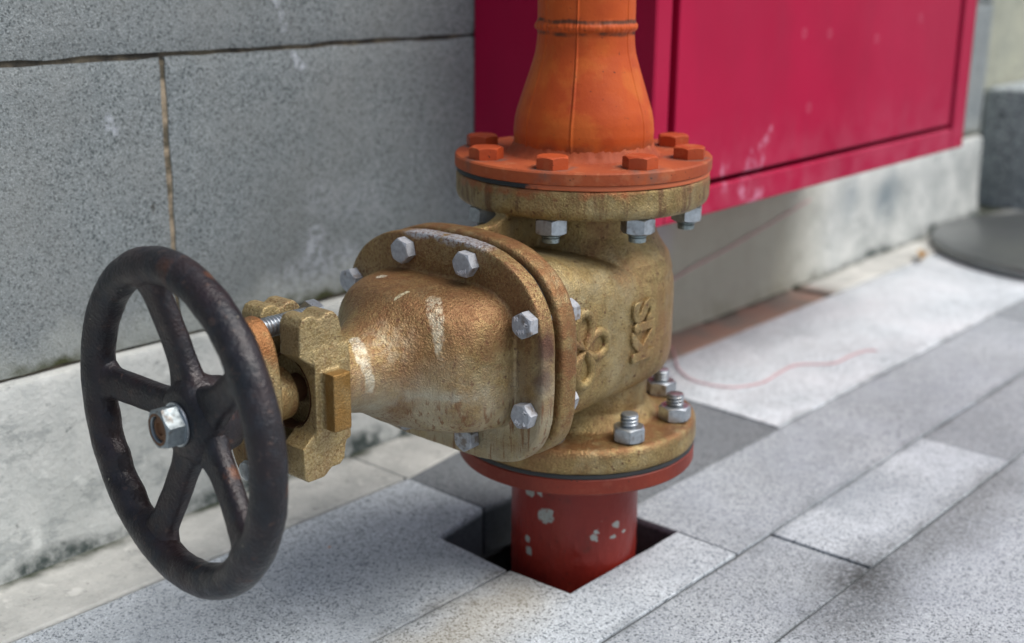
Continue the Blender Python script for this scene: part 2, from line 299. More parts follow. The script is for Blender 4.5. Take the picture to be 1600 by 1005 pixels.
def stripx(k, c):
    c = k.mix(k.math('MULTIPLY', k.ramp(k.xyz(0), .42, .50), k.ramp(k.xyz(0), .98, 1.02, 1, 0)), c, k.mix(k.ramp(k.noise(14, 4), .4, .6), (.24, .20, .165), (.33, .21, .16)))
    c = k.mix(k.math('MULTIPLY', k.ramp(k.math('ADD', k.xyz(1), k.ramp(k.noise(25, 4), .2, .8, -.015, .015)), .300, .318), k.ramp(k.noise(11, 4), .36, .5)), c, (.055, .065, .045))
    return c
M_STRIP = mat_concrete('pale_mortar_strip', (.54, .54, .50), (.38, .385, .36), (.27, .275, .26), stripx, 2.2)
k = NM('dark_joint_mortar'); v_ = k.noise(40, 5)
M_JOINT = k.out(k.mix(k.ramp(v_, .42, .62), (.045, .040, .032), (.15, .125, .085)), .9, 0, k.bump(k.noise(120), .003))
k = NM('beige_joint_mortar'); v_ = k.noise(50, 5)
M_JOINT2 = k.out(k.mix(k.ramp(v_, .36, .56), (.36, .29, .20), (.10, .085, .055)), .9, 0, k.bump(k.noise(120), .003))
k = NM('dark_ground_joint'); M_GJ = k.out(k.mix(k.noise(60, 4), (.045, .05, .055), (.11, .12, .12)), .9, 0, k.bump(k.noise(160), .003))
k = NM('damp_soil'); M_SOIL = k.out(k.mix(k.noise(60, 5), (.03, .032, .034), (.07, .07, .065)), .9, 0, k.bump(k.noise(60, 5), .01))
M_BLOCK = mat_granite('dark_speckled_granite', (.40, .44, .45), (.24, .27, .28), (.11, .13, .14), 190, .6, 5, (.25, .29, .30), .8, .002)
M_BEIGE = mat_concrete('mossy_beige_render', (.36, .36, .28), (.29, .30, .245), (.19, .20, .165), None, 1.2)
# cabinet
k = NM('magenta_red_paint'); n = k.noise(5, 4)
c = k.mix(k.ramp(n, .35, .65), (.37, .003, .040), (.31, .003, .034))
c = k.mix(k.ramp(k.noise(2.2, 3), .4, .7, 0, .30), c, (.42, .03, .08))
wv = k.warp(.03, 50); rag = k.ramp(k.noise(90, 5), .40, .60)
for a, b_, r, op in [((.445, .084, .285), (.47, .084, .335), .007, .55), ((.415, .084, .268), (.43, .084, .300), .010, .5), ((.43, .084, .246), (.45, .084, .262), .007, .6), ((.37, .084, .275), (.375, .084, .30), .006, .35)]:
    c = k.mix(k.math('MULTIPLY', k.math('MULTIPLY', k.capsule(a, b_, r, .6, wv), rag), op), c, (.72, .40, .55))
for p in [(.536, .084, .44), (.60, .084, .437), (.86, .084, .447), (.73, .084, .425), (.56, .084, .35)]:
    c = k.mix(k.math('MULTIPLY', k.math('SUBTRACT', k.spot(p, .0065, .25), k.spot(p, .0045, .3)), .14), c, (.75, .4, .5))
c = k.mix(k.math('MULTIPLY', k.ramp(k.noise(1, 5, .6, k.mapv((26, 26, 4))), .50, .75), .35), c, (.27, .010, .040))
c = k.mix(k.math('MULTIPLY', k.ramp(k.xyz(2), .36, .26), k.ramp(k.noise(30, 5), .35, .7, 0, .18)), c, (.52, .20, .26))
M_MAG = k.out(c, .45, 0, k.bump(k.noise(90, 2), .0004, .3, k.bump(k.noise(7, 2), .006, .4)), .13)
k = NM('faded_red_cord'); M_CORD = k.out(k.mix(k.noise(20, 3), (.55, .24, .26), (.62, .38, .38)), .7)
k = NM('yellowed_leaf'); M_LEAF = k.out(k.mix(k.noise(90, 3), (.42, .24, .05), (.22, .11, .03)), .7)
k = NM('brushed_steel_plate'); n = k.noise(4, 5)
M_DISC = k.out(k.mix(k.ramp(n, .35, .65), (.30, .31, .31), (.17, .18, .18)), k.ramp(n, .3, .7, .26, .42), .85, k.bump(k.noise(60, 3), .0006, .4))

# ------------------------------------------------------------------ mesh helpers
def link(name, bm, mat, parent=None, smooth=True, sharp=32, bevel=None):
    me = bpy.data.meshes.new(name); bm.normal_update()
    if smooth:
        for f in bm.faces: f.smooth = True
        a = R(sharp)
        for e in bm.edges:
            if len(e.link_faces) == 2 and e.calc_face_angle(0) > a: e.smooth = False
    bm.to_mesh(me); bm.free()
    o = bpy.data.objects.new(name, me); col.objects.link(o)
    for m in (mat if isinstance(mat, list) else [mat]): me.materials.append(m)
    if parent: o.parent = parent
    if bevel:
        bv = o.modifiers.new('bevel', 'BEVEL'); bv.width = bevel; bv.segments = 3; bv.limit_method = 'ANGLE'; bv.angle_limit = R(40); bv.harden_normals = False
    return o
def empty(name, loc=(0, 0, 0), **kw):
    o = bpy.data.objects.new(name, None); col.objects.link(o); o.location = loc; o.empty_display_size = .05; return o
def tag(o, label=None, cat=None, group=None, kind=None):
    for k_, v_ in (('label', label), ('category', cat), ('group', group), ('kind', kind)):
        if v_: o[k_] = v_
    return o
def frame(axis):
    """matrix whose local z is the given axis"""
    z = Vector(axis).normalized(); x = Vector((0, 1, 0)).cross(z)
    if x.length < .01: x = Vector((1, 0, 0))
    x.normalize(); y = z.cross(x)
    return Matrix((x, y, z)).transposed().to_4x4()
def lathe(bm, prof, seg=64, mx=None, disp=None, close=True):
    """prof: (r, z) from bottom to top; caps closed where r > 0 at the ends"""
    rings = []
    for r, z in prof:
        ring = []
        for i in range(seg):
            t = 2 * pi * i / seg; rr = r + (disp(t, z, r) if disp else 0)
            p = Vector((rr * cos(t), rr * sin(t), z)); ring.append(bm.verts.new(mx @ p if mx else p))
        rings.append(ring)
    for a, b in zip(rings, rings[1:]):
        for i in range(seg): bm.faces.new((a[i], a[(i + 1) % seg], b[(i + 1) % seg], b[i]))
    if close:
        bm.faces.new(rings[0][::-1]); bm.faces.new(rings[-1])
def box(bm, x0, x1, y0, y1, z0, z1, mi=0):
    v = [bm.verts.new((x, y, z)) for z in (z0, z1) for x, y in ((x0, y0), (x1, y0), (x1, y1), (x0, y1))]
    for f in ((3, 2, 1, 0), (4, 5, 6, 7), (0, 1, 5, 4), (1, 2, 6, 5), (2, 3, 7, 6), (3, 0, 4, 7)):
        bm.faces.new([v[i] for i in f]).material_index = mi
def prism(bm, pts, z0, z1, mi=0, mx=None):
    a = [bm.verts.new((mx @ Vector((x, y, z0))) if mx else (x, y, z0)) for x, y in pts]
    b = [bm.verts.new((mx @ Vector((x, y, z1))) if mx else (x, y, z1)) for x, y in pts]
    n = len(pts); fs = [bm.faces.new(a[::-1]), bm.faces.new(b)]
    for i in range(n): fs.append(bm.faces.new((a[i], a[(i + 1) % n], b[(i + 1) % n], b[i])))
    for f in fs: f.material_index = mi
def loft(bm, rings):
    vs_ = [[bm.verts.new(p) for p in r] for r in rings]; n = len(vs_[0])
    for a, b in zip(vs_, vs_[1:]):
        for i in range(n): bm.faces.new((a[i], a[(i + 1) % n], b[(i + 1) % n], b[i]))
    bm.faces.new(vs_[0][::-1]); bm.faces.new(vs_[-1])
def sup(x, cy, cz, a, b, n0, seg=72):
    """superellipse ring in the plane X = x"""
    out = []
    for i in range(seg):
        t = 2 * pi * i / seg; c, s = cos(t), sin(t); n = n0 if not isinstance(n0, tuple) else (n0[0] if s > 0 else n0[1])
        out.append(Vector((x, cy + a * math.copysign(abs(c) ** (2 / n), c), cz + b * math.copysign(abs(s) ** (2 / n), s))))
    return out
def remeshed(name, bm, mat, parent, voxel=.0014, smooth=8, rough=0.):
    bmesh.ops.recalc_face_normals(bm, faces=bm.faces)
    me = bpy.data.meshes.new('tmp'); bm.to_mesh(me); bm.free()
    o = bpy.data.objects.new('tmp', me); col.objects.link(o)
    m = o.modifiers.new('r', 'REMESH'); m.mode = 'VOXEL'; m.voxel_size = voxel
    s = o.modifiers.new('s', 'SMOOTH'); s.factor = .5; s.iterations = smooth
    dg = bpy.context.evaluated_depsgraph_get(); dg.update()
    me2 = bpy.data.meshes.new_from_object(o.evaluated_get(dg)); me2.name = name
    bpy.data.objects.remove(o)
    me2.materials.clear(); me2.materials.append(mat)
    for p in me2.polygons: p.use_smooth = True
    if rough:
        n = len(me2.vertices); nor = [0.] * (3 * n); co = [0.] * (3 * n)
        me2.vertices.foreach_get('normal', nor); me2.vertices.foreach_get('co', co)
        for i in range(0, 3 * n, 3):
            p = Vector(co[i:i + 3]); d = noise.noise(p * 45) * rough + noise.noise(p * 160) * rough * .35
            co[i] += nor[i] * d; co[i + 1] += nor[i + 1] * d; co[i + 2] += nor[i + 2] * d
        me2.vertices.foreach_set('co', co); me2.update()
    o = bpy.data.objects.new(name, me2); col.objects.link(o); o.parent = parent
    return o
def hexprof(t, ri):
    a = (t + pi / 6) % (pi / 3) - pi / 6
    return ri / cos(a)
def hexbody(bm, ri, h, mx, hole=0., both=False, seg=48):
    """hexagon with the turned chamfer real bolt heads and nuts have; base at z=0, top face at z=h"""
    rc = ri * .94; k_ = math.tan(R(30))
    def ringat(fn): return [bm.verts.new(mx @ Vector(fn(2 * pi * i / seg))) for i in range(seg)]
    def side(t, top):
        r = hexprof(t, ri); dz = (r - rc) * k_
        return (r * cos(t), r * sin(t), (h - dz) if top else (dz if both else 0))
    R_ = []
    if both: R_.append(ringat(lambda t: (rc * cos(t), rc * sin(t), 0)))
    R_.append(ringat(lambda t: side(t, False))); R_.append(ringat(lambda t: side(t, True)))
    R_.append(ringat(lambda t: (rc * cos(t), rc * sin(t), h)))
    if hole:
        R_.append(ringat(lambda t: (hole * 1.12 * cos(t), hole * 1.12 * sin(t), h)))
        R_.append(ringat(lambda t: (hole * cos(t), hole * sin(t), h - .12 * hole)))
        R_.append(ringat(lambda t: (hole * cos(t), hole * sin(t), h * .4)))
    for a, b in zip(R_, R_[1:]):
        for i in range(seg): bm.faces.new((a[i], a[(i + 1) % seg], b[(i + 1) % seg], b[i]))
    bm.faces.new(R_[0][::-1]); bm.faces.new(R_[-1])
def thread(bm, r, z0, z1, mx, pitch=.0018, seg=28, cham=True):
    prof = [(r * .86, z0)]; z = z0
    while z + pitch < z1 - (.001 if cham else 0):
        prof += [(r * .80, z), (r, z + pitch * .38), (r, z + pitch * .6), (r * .80, z + pitch * .97)]; z += pitch
    prof += [(r * .93, z), (r * .9, z1 - .0004), (r * .78, z1)]
    # helical: tilt each ring slightly
    lathe(bm, prof, seg, mx, None)
def at(loc, axis, spin=0.):
    return Matrix.Translation(Vector(loc)) @ frame(axis) @ Matrix.Rotation(spin, 4, 'Z')

# ------------------------------------------------------------------ the setting: ground
PIT = (-.080, .085, -.060, .106)
HL, HR, HF, HB = PIT
bm = bmesh.new(); g = .0013
jr = random.Random(11)
def slab(pts, mi, z=0.):
    out = []
    for (x0, y0), (x1, y1) in zip(pts, pts[1:] + pts[:1]):
        L = hypot(x1 - x0, y1 - y0); n = max(1, int(L / .022)); nx, ny = (y1 - y0) / L, -(x1 - x0) / L
        for i in range(n):
            t = i / n; j = 0 if i == 0 else jr.gauss(0, .00022) - (.0016 * jr.random() if jr.random() < .05 else 0)
            out.append((x0 + (x1 - x0) * t + nx * j, y0 + (y1 - y0) * t + ny * j))
    prism(bm, out, -.055, z + jr.uniform(-.0008, 0), mi)
def rect(x0, x1, y0, y1, mi, z=0.): slab([(x0 + g, y0 + g), (x1 - g, y0 + g), (x1 - g, y1 - g), (x0 + g, y1 - g)], mi, z)
D, E_, F_ = .0082, -.1285, -.2332
# row against the strip
slab([(-.78, D + g), (HL - .004, D + g), (HL + .003, HB - .003), (0 - g, HB + .008), (0 + g, .2215), (-.78, .2215)], 0)
rect(-1.7, -.78, D, .222, 4)
slab([(.003, HB + .010), (.045, HB + .006), (HR - .002, HB - .0), (HR, D + g), (.397 - g, D + g), (.405 - g, .1223), (.405 - g, .246), (.09, .2355), (.003, .2225)], 2, -.0012)
slab([(.397 + g, D + g), (1.46, D + g), (1.46, .246), (.405 + g, .246), (.405 + g, .1223)], 3)
rect(1.46, 2.3, D, .247, 0); rect(2.3, 3.6, D, .247, 4); rect(-2.9, -1.7, D, .222, 0)
# row with the front notch
slab([(-.93, E_ + g), (.083 - g, E_ + g), (HR - g, HF), (HL, HF), (HL - .003, D - g), (-.93, D - g)], 0)
slab([(.083 + g, E_ + g), (1.05, E_ + g), (1.05, D - g), (HR + .001, D - g), (HR + .001, HF)], 4, -.0006)
rect(1.05, 2.0, E_, D, 1); rect(2.0, 3.2, E_, D, 0); rect(-1.9, -.93, E_, D, 1); rect(-2.9, -1.9, E_, D, 0)
xs3 = [-2.9, -1.8, -.82, .140, .478, 1.15, 2.1, 3.2]; m3 = [0, 4, 1, 0, 1, 1, 0]
for i in range(7): rect(xs3[i], xs3[i + 1], F_, E_, [0, 1, 4, 0, 1, 4, 1][i], [0, -.0008, -.001, .0, -.001, 0, -.001][i])
y = F_; r_ = random.Random(7); row = 0
while y > -3.2:
    hgt = [.215, .11, .14, .215][row % 4]; x = -3. + r_.random() * .5
    if row == 0: xs = [-2.6, -1.5, -.45, .95, 2.2, 3.6]
    else:
        xs = [x]
        while xs[-1] < 3.8: xs.append(xs[-1] + r_.uniform(.5, 1.1))
    for a, b_ in zip(xs, xs[1:]): rect(a, b_, y - hgt, y, 4 if row == 0 else r_.choice([0, 0, 4, 1]), -.001 * r_.random())
    y -= hgt; row += 1
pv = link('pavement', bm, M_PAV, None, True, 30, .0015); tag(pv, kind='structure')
# jointing sand between the slabs, cut out around the pit
bm = bmesh.new()
box(bm, -3, 4, HB + .012, .235, -.06, -.0035); box(bm, -3, 4, -3.2, HF - .004, -.06, -.0035)
box(bm, -3, HL - .006, HF - .004, HB + .012, -.06, -.0035); box(bm, HR + .004, 4, HF - .004, HB + .012, -.06, -.0035)
tag(link('joint_sand', bm, M_GJ, None, False), kind='structure')
# pit under the pavers
bm = bmesh.new(); q = .16
for i in range(24):
    pass
vsb = [[bm.verts.new((-q + 2 * q * i / 24, -q + 2 * q * j / 24, -.16 + .012 * noise.noise(Vector((i * .5, j * .5, 0))))) for j in range(25)] for i in range(25)]
for i in range(24):
    for j in range(24): bm.faces.new((vsb[i][j], vsb[i + 1][j], vsb[i + 1][j + 1], vsb[i][j + 1]))
box(bm, -q - .02, -q, -q, q, -.2, -.061); box(bm, q, q + .02, -q, q, -.2, -.061); box(bm, -q, q, -q - .02, -q, -.2, -.061); box(bm, -q, q, q, q + .02, -.2, -.061)
tag(link('pit_ground', bm, M_SOIL, None, True, 60), kind='structure')
bm = bmesh.new(); box(bm, -.072, -.045, -.010, .075, -.155, -.056)
tag(link('concrete_spacer', bm, M_BLOCK, None, True, 30, .003), 'dark concrete block down in the square pit beside the red pipe', 'block')
# strip of mortar between pavers and plinth
bm = bmesh.new()
def strip(pts, seed, z=.001):
    prism(bm, pts, -.06, z)
strip([(-3, .2235), (-.002, .2235), (-.002, .40), (-3, .40)], 0)
strip([(.002, .2245), (.09, .2365), (.405, .2475), (.975, .2480), (.965, .40), (.002, .40)], 1, -.001)
strip([(.985, .2480), (1.02, .2475), (3.8, .2485), (3.8, .40), (.975, .40)], 2, .002)
tag(link('mortar_strip', bm, M_STRIP, None, True, 30, .003), kind='structure')
bm = bmesh.new()
for x0, x1, y0, y1 in ((-60, -3, -60, 60), (4, 60, -60, 60), (-3, 4, -60, -3.2), (-3, 4, .9, 60)):
    box(bm, x0, x1, y0, y1, -.2, -.002)
tag(link('ground', bm, M_PAV[1], None, False), kind='structure')

# ------------------------------------------------------------------ wall
wall = tag(empty('granite_wall', (.2, .40, 0)), 'grey granite block wall on a pale concrete plinth behind the handwheel', 'wall')
def put(o, par):   # parent keeping world position (parents are unrotated, unscaled)
    o.parent = par; o.matrix_parent_inverse = Matrix.Translation(-par.location); return o
def block(x0, x1, z0, z1, seed):
    bm = bmesh.new(); nx = max(2, int((x1 - x0) / .012)); nz = max(2, int((z1 - z0) / .012)); yy = .3335
    def P_(i, j):
        x = x0 + (x1 - x0) * i / nx; z = z0 + (z1 - z0) * j / nz
        e = min(i, nx - i, j, nz - j)
        wob = .0016 * noise.noise(Vector((x * 30, z * 30, seed)))
        if i in (0, nx): x += wob * 1.2
        if j in (0, nz): z += wob * 1.2
        return (x, yy + .0008 * noise.noise(Vector((x * 12, z * 12, seed))) + (.0022 if e == 0 else 0), z)
    v = [[bm.verts.new(P_(i, j)) for j in range(nz + 1)] for i in range(nx + 1)]
    for i in range(nx):
        for j in range(nz): bm.faces.new((v[i][j], v[i + 1][j], v[i + 1][j + 1], v[i][j + 1]))
    rim = [v[i][0] for i in range(nx + 1)] + [v[nx][j] for j in range(1, nz + 1)] + [v[i][nz] for i in range(nx - 1, -1, -1)] + [v[0][j] for j in range(nz - 1, 0, -1)]
    bk = [bm.verts.new((p.co.x, .46, p.co.z)) for p in rim]; n = len(rim)
    for i in range(n): bm.faces.new((rim[(i + 1) % n], rim[i], bk[i], bk[(i + 1) % n]))
    bm.faces.new(bk)
    bmesh.ops.recalc_face_normals(bm, faces=bm.faces)
    return put(link('granite_block', bm, M_WALL, None, True, 50), wall)
courses = [(.176, .4365, [-2.9, -1.95, -1.07, -.190, .70, 1.77]), (.4415, .705, [-2.9, -2.3, -1.45, -.62, .34, 1.1, 1.77]), (.710, .975, [-2.9, -1.9, -1.0, -.15, .75, 1.77])]
for ci, (z0, z1, xs) in enumerate(courses):
    for a, b_ in zip(xs, xs[1:]): block(a + .0030, b_ - .0030, z0, z1, ci * 10 + a)
bm = bmesh.new(); box(bm, -2.9, 1.765, .3385, .455, .1725, .974)
put(link('joint_mortar', bm, M_JOINT, None, False), wall)
bm = bmesh.new(); box(bm, -.1945, -.1855, .3368, .345, .178, .4345)
put(link('joint_filling', bm, M_JOINT2, None, False), wall)
# plinth, slightly uneven face
bm = bmesh.new(); N_ = 420; prof = [(.3150, -.05), (.3158, .002), (.3200, .022), (.3225, .060), (.3240, .120), (.3250, .164), (.3275, .1705), (.3345, .1722), (.455, .1722)]
rings = []
for i in range(N_ + 1):
    x = -2.9 + (1.757 + 2.9) * i / N_
    ring = []
    for kx, (yy, zz) in enumerate(prof):
        d = .0022 * noise.noise(Vector((x * 9, zz * 14, 2))) + .0012 * noise.noise(Vector((x * 40, zz * 40, 5)))
        ring.append(bm.verts.new((x, yy + (d if kx < 7 else 0) + (.0 if kx > 2 else .003 * noise.noise(Vector((x * 6, 1, 7)))), zz + (d * .8 if 0 < kx < 8 else 0))))
    rings.append(ring)
for a, b_ in zip(rings, rings[1:]):
    for j in range(len(prof) - 1): bm.faces.new((a[j], b_[j], b_[j + 1], a[j + 1]))
bm.faces.new([v for v in rings[-1]]); bm.faces.new([v for v in rings[0]][::-1])
put(link('plinth', bm, M_PLINTH, None, True, 40), wall)

rw = bmesh.new(); box(rw, 1.775, 6, .39, .6, -.1, 2.2)
tag(link('rendered_wall', rw, M_BEIGE, None, True, 30, .004), 'mossy beige rendered wall beyond the far end of the granite wall', 'wall')
bb = bmesh.new(); box(bb, 1.9, 2.9, -.6, .385, -.05, .2545)
tag(link('granite_step_block', bb, M_BLOCK, None, True, 30, .006), 'dark speckled granite block with pale top at the far right end of the wall', 'block')

# ------------------------------------------------------------------ hose cabinet
cab = tag(empty('wall_cabinet', (.634, .2, .25)), 'magenta red metal wall cabinet mounted behind the orange pipe', 'cabinet')
X0, X1, YF, YB, Z0, Z1 = .222, 1.046, .084, .3315, .2505, 1.02
bm = bmesh.new()
fw = .030
box(bm, X0, X0 + .0015 + .001, YF + .0, YB, Z0, Z1); box(bm, X1 - .0025, X1, YF, YB, Z0, Z1)
box(bm, X0 + .0025, X1 - .0025, YF + .03, YB, Z0, Z0 + .0025); box(bm, X0 + .0025, X1 - .0025, YF + .03, YB, Z1 - .0025, Z1)
box(bm, X0 + .0025, X1 - .0025, YB - .003, YB - .0005, Z0 + .0025, Z1 - .0025)
put(link('cabinet_body', bm, M_MAG, None, True, 30, .0008), cab)
bm = bmesh.new()
# frame returns: an L-section all round the door opening
box(bm, X0 + .0025, X0 + fw, YF, YF + .030, Z0, Z1); box(bm, X1 - fw - .014, X1 - .0025, YF, YF + .030, Z0, Z1)
box(bm, X0 + fw, X1 - fw - .014, YF, YF + .030, Z0, Z0 + .031); box(bm, X0 + fw, X1 - fw - .014, YF, YF + .030, Z1 - .03, Z1)
put(link('door_frame', bm, M_MAG, None, True, 30, .002), cab)
bm = bmesh.new(); box(bm, X0 + fw + .017, X1 - fw - .020, YF + .003, YF + .022, Z0 + .0375, Z1 - .036)
put(link('door', bm, M_MAG, None, True, 30, .0022), cab)

# ------------------------------------------------------------------ gate valve
ZA = .236
valve = tag(empty('gate_valve', (0, 0, .108)), 'brass-coloured gate valve bolted between the orange and red pipes, dark handwheel on its left', 'valve')
bm = bmesh.new()
rg = [sup(-.148, 0, .234, .081, .075, 4.2), sup(-.10, 0, .231, .0825, .070, 4.4), sup(-.05, 0, .228, .083, .064, 4.4), sup(0, 0, .226, .083, .060, 4.4)]
for kx in range(1, 9):
    t = kx / 9 * pi / 2; rg.append(sup(.083 * sin(t), 0, .226, max(.004, .083 * cos(t)), .060 * (.80 + .20 * max(0, cos(t)) ** .8), 3.4 + 1.0 * cos(t)))
loft(bm, rg)
lathe(bm, [(.058, .115), (.0625, .130), (.0622, .18), (.0622, .29), (.0628, .318), (.066, .325), (.070, .332)], 96)
lathe(bm, [(.060, .200), (.078, .232), (.0805, .268), (.0775, .281), (.0680, .295), (.0632, .305), (.0625, .32)], 96)
lathe(bm, [(.1052, .1118), (.1076, .1128), (.1082, .116), (.1078, .1292), (.1060, .1325), (.1030, .1338), (.072, .1352), (.060, .150)], 128)
lathe(bm, [(.062, .31), (.066, .3235), (.072, .3262), (.1045, .3275), (.1076, .3305), (.1090, .335), (.1088, .3505), (.1080, .3522)], 128)
def roundplate(bm, x0, x1, a, b, n, r, seg=120):
    rr = []
    for kx in range(6):
        t = kx / 5 * pi / 2; rr.append((x0 + r * (1 - sin(t)), r * (1 - cos(t))))
    rr = [(x0 + r * (1 - cos(kx / 5 * pi / 2)), r * (1 - sin(kx / 5 * pi / 2))) for kx in range(6)]
    rr += [(x1 - r * (1 - cos(pi / 2 * (1 - kx / 5))), r * (1 - sin(pi / 2 * (1 - kx / 5)))) for kx in range(6)]
    loft(bm, [sup(x, 0, ZA, a - d, b - d, n, seg) for x, d in rr])
roundplate(bm, -.1575, -.1380, .1080, .0870, (2.7, 4.0), .0035)
# web between top flange and neck plate
prism(bm, [(-.148, .28), (-.148, .3195), (-.135, .3215), (-.118, .3225), (-.108, .326), (-.100, .335), (-.03, .335), (-.03, .28)], -.006, .006, 0, Matrix(((1, 0, 0, 0), (0, 0, -1, 0), (0, 1, 0, 0), (0, 0, 0, 1))))
body = remeshed('valve_body', bm, M_GOLD, valve, .00125, 7, .0005)
# --- raised casting marks on the side of the body
def tube_path(bm, pts, r, closed=False, seg=10):
    n = len(pts); rings = []
    for i, p in enumerate(pts):
        a = pts[(i - 1) % n] if closed or i else p; c_ = pts[(i + 1) % n] if closed or i < n - 1 else p
        t = (Vector(c_) - Vector(a)).normalized(); up = Vector((0, 1, 0)) if abs(t.y) < .9 else Vector((0, 0, 1))
        u = t.cross(up).normalized(); v = u.cross(t).normalized(); rr = r(i / n) if callable(r) else r
        rings.append([bm.verts.new(Vector(p) + u * rr * cos(2 * pi * k_ / seg) + v * rr * sin(2 * pi * k_ / seg)) for k_ in range(seg)])
    m = n if closed else n - 1
    for i in range(m):
        a, b_ = rings[i], rings[(i + 1) % n]
        for k_ in range(seg): bm.faces.new((a[k_], a[(k_ + 1) % seg], b_[(k_ + 1) % seg], b_[k_]))
    if not closed: bm.faces.new(rings[0][::-1]); bm.faces.new(rings[-1])
    bmesh.ops.recalc_face_normals(bm, faces=bm.faces)
bm = bmesh.new(); cx, cz = -.1005, .2295
pts = []
for i in range(160):
    t = 2 * pi * i / 160; rr = .002 + .0282 * abs(cos(2 * t)) ** .62
    if True: pts.append((cx + rr * cos(t + .05), -.0826, cz + rr * sin(t + .05)))
tube_path(bm, pts, .0042, True, 12)
emb = link('raised_emblem', bm, M_GOLD, valve)
def text_mesh(name, s, size, depth, mx, mat, parent, bev=.0):
    cu = bpy.data.curves.new(name, 'FONT'); cu.body = s; cu.size = size; cu.extrude = depth; cu.bevel_depth = bev; cu.align_x = 'CENTER'; cu.align_y = 'CENTER'; cu.resolution_u = 4; cu.offset = size * .025
    o = bpy.data.objects.new(name, cu); col.objects.link(o); dg = bpy.context.evaluated_depsgraph_get(); dg.update()
    me = bpy.data.meshes.new_from_object(o.evaluated_get(dg)); bpy.data.objects.remove(o)
    me.transform(mx); me.name = name; me.materials.clear(); me.materials.append(mat)
    o = bpy.data.objects.new(name, me); col.objects.link(o); o.parent = parent; return o
# reading direction runs up the body; letter tops point to the handwheel
mxt = Matrix(((0, -1, 0, -.0195), (0, 0, -1, -.0828), (1, 0, 0, .2285), (0, 0, 0, 1)))
text_mesh('raised_letters', 'KiS', .040, .0022, mxt, M_GOLD, valve, .0011)
# --- bonnet
bm = bmesh.new()
roundplate(bm, -.1790, -.1635, .1070, .0865, (2.7, 4.0), .0028)
ss = [(-.165, .0795, .0550, (4.2, 6.5)), (-.178, .0795, .0550, (4.2, 6.5)), (-.190, .0788, .0550, (4.0, 6.0)), (-.203, .0768, .0548, (3.7, 5.2)), (-.216, .0720, .0543, (3.2, 4.2)), (-.227, .0655, .0530, (2.8, 3.2)), (-.235, .0580, .0510, 2.4), (-.242, .0500, .0470, 2.2), (-.249, .0430, .0425, 2.0), (-.256, .0375, .0380, 2), (-.263, .0338, .0340, 2), (-.271, .0312, .0312, 2), (-.281, .0295, .0292, 2), (-.294, .0285, .0282, 2), (-.310, .0290, .0290, 2)]
loft(bm, [sup(x, 0, ZA - .001, a, b_, n) for x, a, b_, n in ss][::-1])
lathe(bm, [(.0835, -.004), (.081, .0)], 4) if False else None
bonnet = remeshed('bonnet', bm, M_BONNET, valve, .00115, 7, .0005)
bm = bmesh.new(); loft(bm, [sup(-.1645, 0, ZA, .0985, .0795, 3.0, 96), sup(-.1565, 0, ZA, .0985, .0795, 3.0, 96)])
link('bonnet_gasket', bm, M_RUB, valve)
# small mark on bonnet crown
tube_path(bmesh.new(), [(-.2555, -.004, .2835), (-.2500, -.013, .2850), (-.2480, -.0165, .2852)], .0013, False, 8)
# --- bonnet bolts
spots = [(.034, .3060), (-.033, .3060), (-.0925, .2700), (-.0925, .1995), (-.034, .1660), (.034, .1660), (.0955, .2710), (.0955, .2005)]
spins = [.30, .12, .5, .85, .45, .2, .7, .1]
bolt0 = None
for i, ((y, z), sp) in enumerate(zip(spots, spins)):
    if bolt0 is None:
        bm = bmesh.new(); hexbody(bm, .0089, .0090, at((0, 0, 0), (-1, 0, 0)))
        thread(bm, .0050, -.044, .0, at((0, 0, 0), (-1, 0, 0)), .0016, 20)
        bolt0 = o = link('bonnet_bolt', bm, M_SILVER, valve, True, 25)
        bm = bmesh.new(); hexbody(bm, .0086, .009, at((.0420, 0, 0), (1, 0, 0)), both=True)
        nut0 = nn = link('nut', bm, M_SILVER, o, True, 25)
    else:
        o = bolt0.copy(); col.objects.link(o); o.parent = valve
        nn = nut0.copy(); col.objects.link(nn); nn.parent = o
    o.location = (-.1792, y, z - .108); o.rotation_euler = (sp, 0, 0)
# letters stamped on heads
def stamp(s, y, z, size, rot):
    mx = Matrix(((0, 0, -1, -.18835), (-1, 0, 0, y), (0, 1, 0, z), (0, 0, 0, 1))) @ Matrix.Rotation(rot, 4, 'Z')
    # children of the valve live in its frame; mesh coordinates are world, fixed up below
    return text_mesh('stamped_letters', s, size, .0003, mx, M_SILVHI, valve)
stamp('N', -.0880, .2745, .0046, .2); stamp('W4', -.0925, .2655, .0046, .25); stamp('M', -.0972, .2715, .0040, 1.2)
stamp('SM', -.0900, .1945, .0040, -.5); stamp('6', -.0968, .1945, .0044, .5); stamp('M', -.0972, .2035, .0040, 1.0); stamp('NSW', -.034, .3005, .0040, .3)
# --- stuffing-box yoke (forked lug casting) with side block
bm = bmesh.new()
def ybox(x0, x1, y0, y1, z0, z1): box(bm, x0, x1, y0, y1, z0, z1)
arc = [(.0275 * sin(a), .0275 * cos(a)) for a in [R(159 - 138 * i / 14) for i in range(15)]]
half = [(.0100, .036), (.0318, .036), (.0335, .024), (.0335, -.024), (.0318, -.036), (.0100, -.036)]
mxx = Matrix(((0, 0, 1, 0), (1, 0, 0, 0), (0, 1, 0, 0), (0, 0, 0, 1)))
mxz = Matrix(((1, 0, 0, 0), (0, 0, -1, 0), (0, 1, 0, 0), (0, 0, 0, 1)))
upz = [(-.3325, .0235), (-.3440, .0330), (-.3435, .0540), (-.3405, .0590), (-.3360, .0604), (-.3305, .0600), (-.3268, .0568), (-.3232, .0572), (-.3195, .0600), (-.3130, .0598), (-.3085, .0550), (-.3040, .034), (-.3015, .026)]
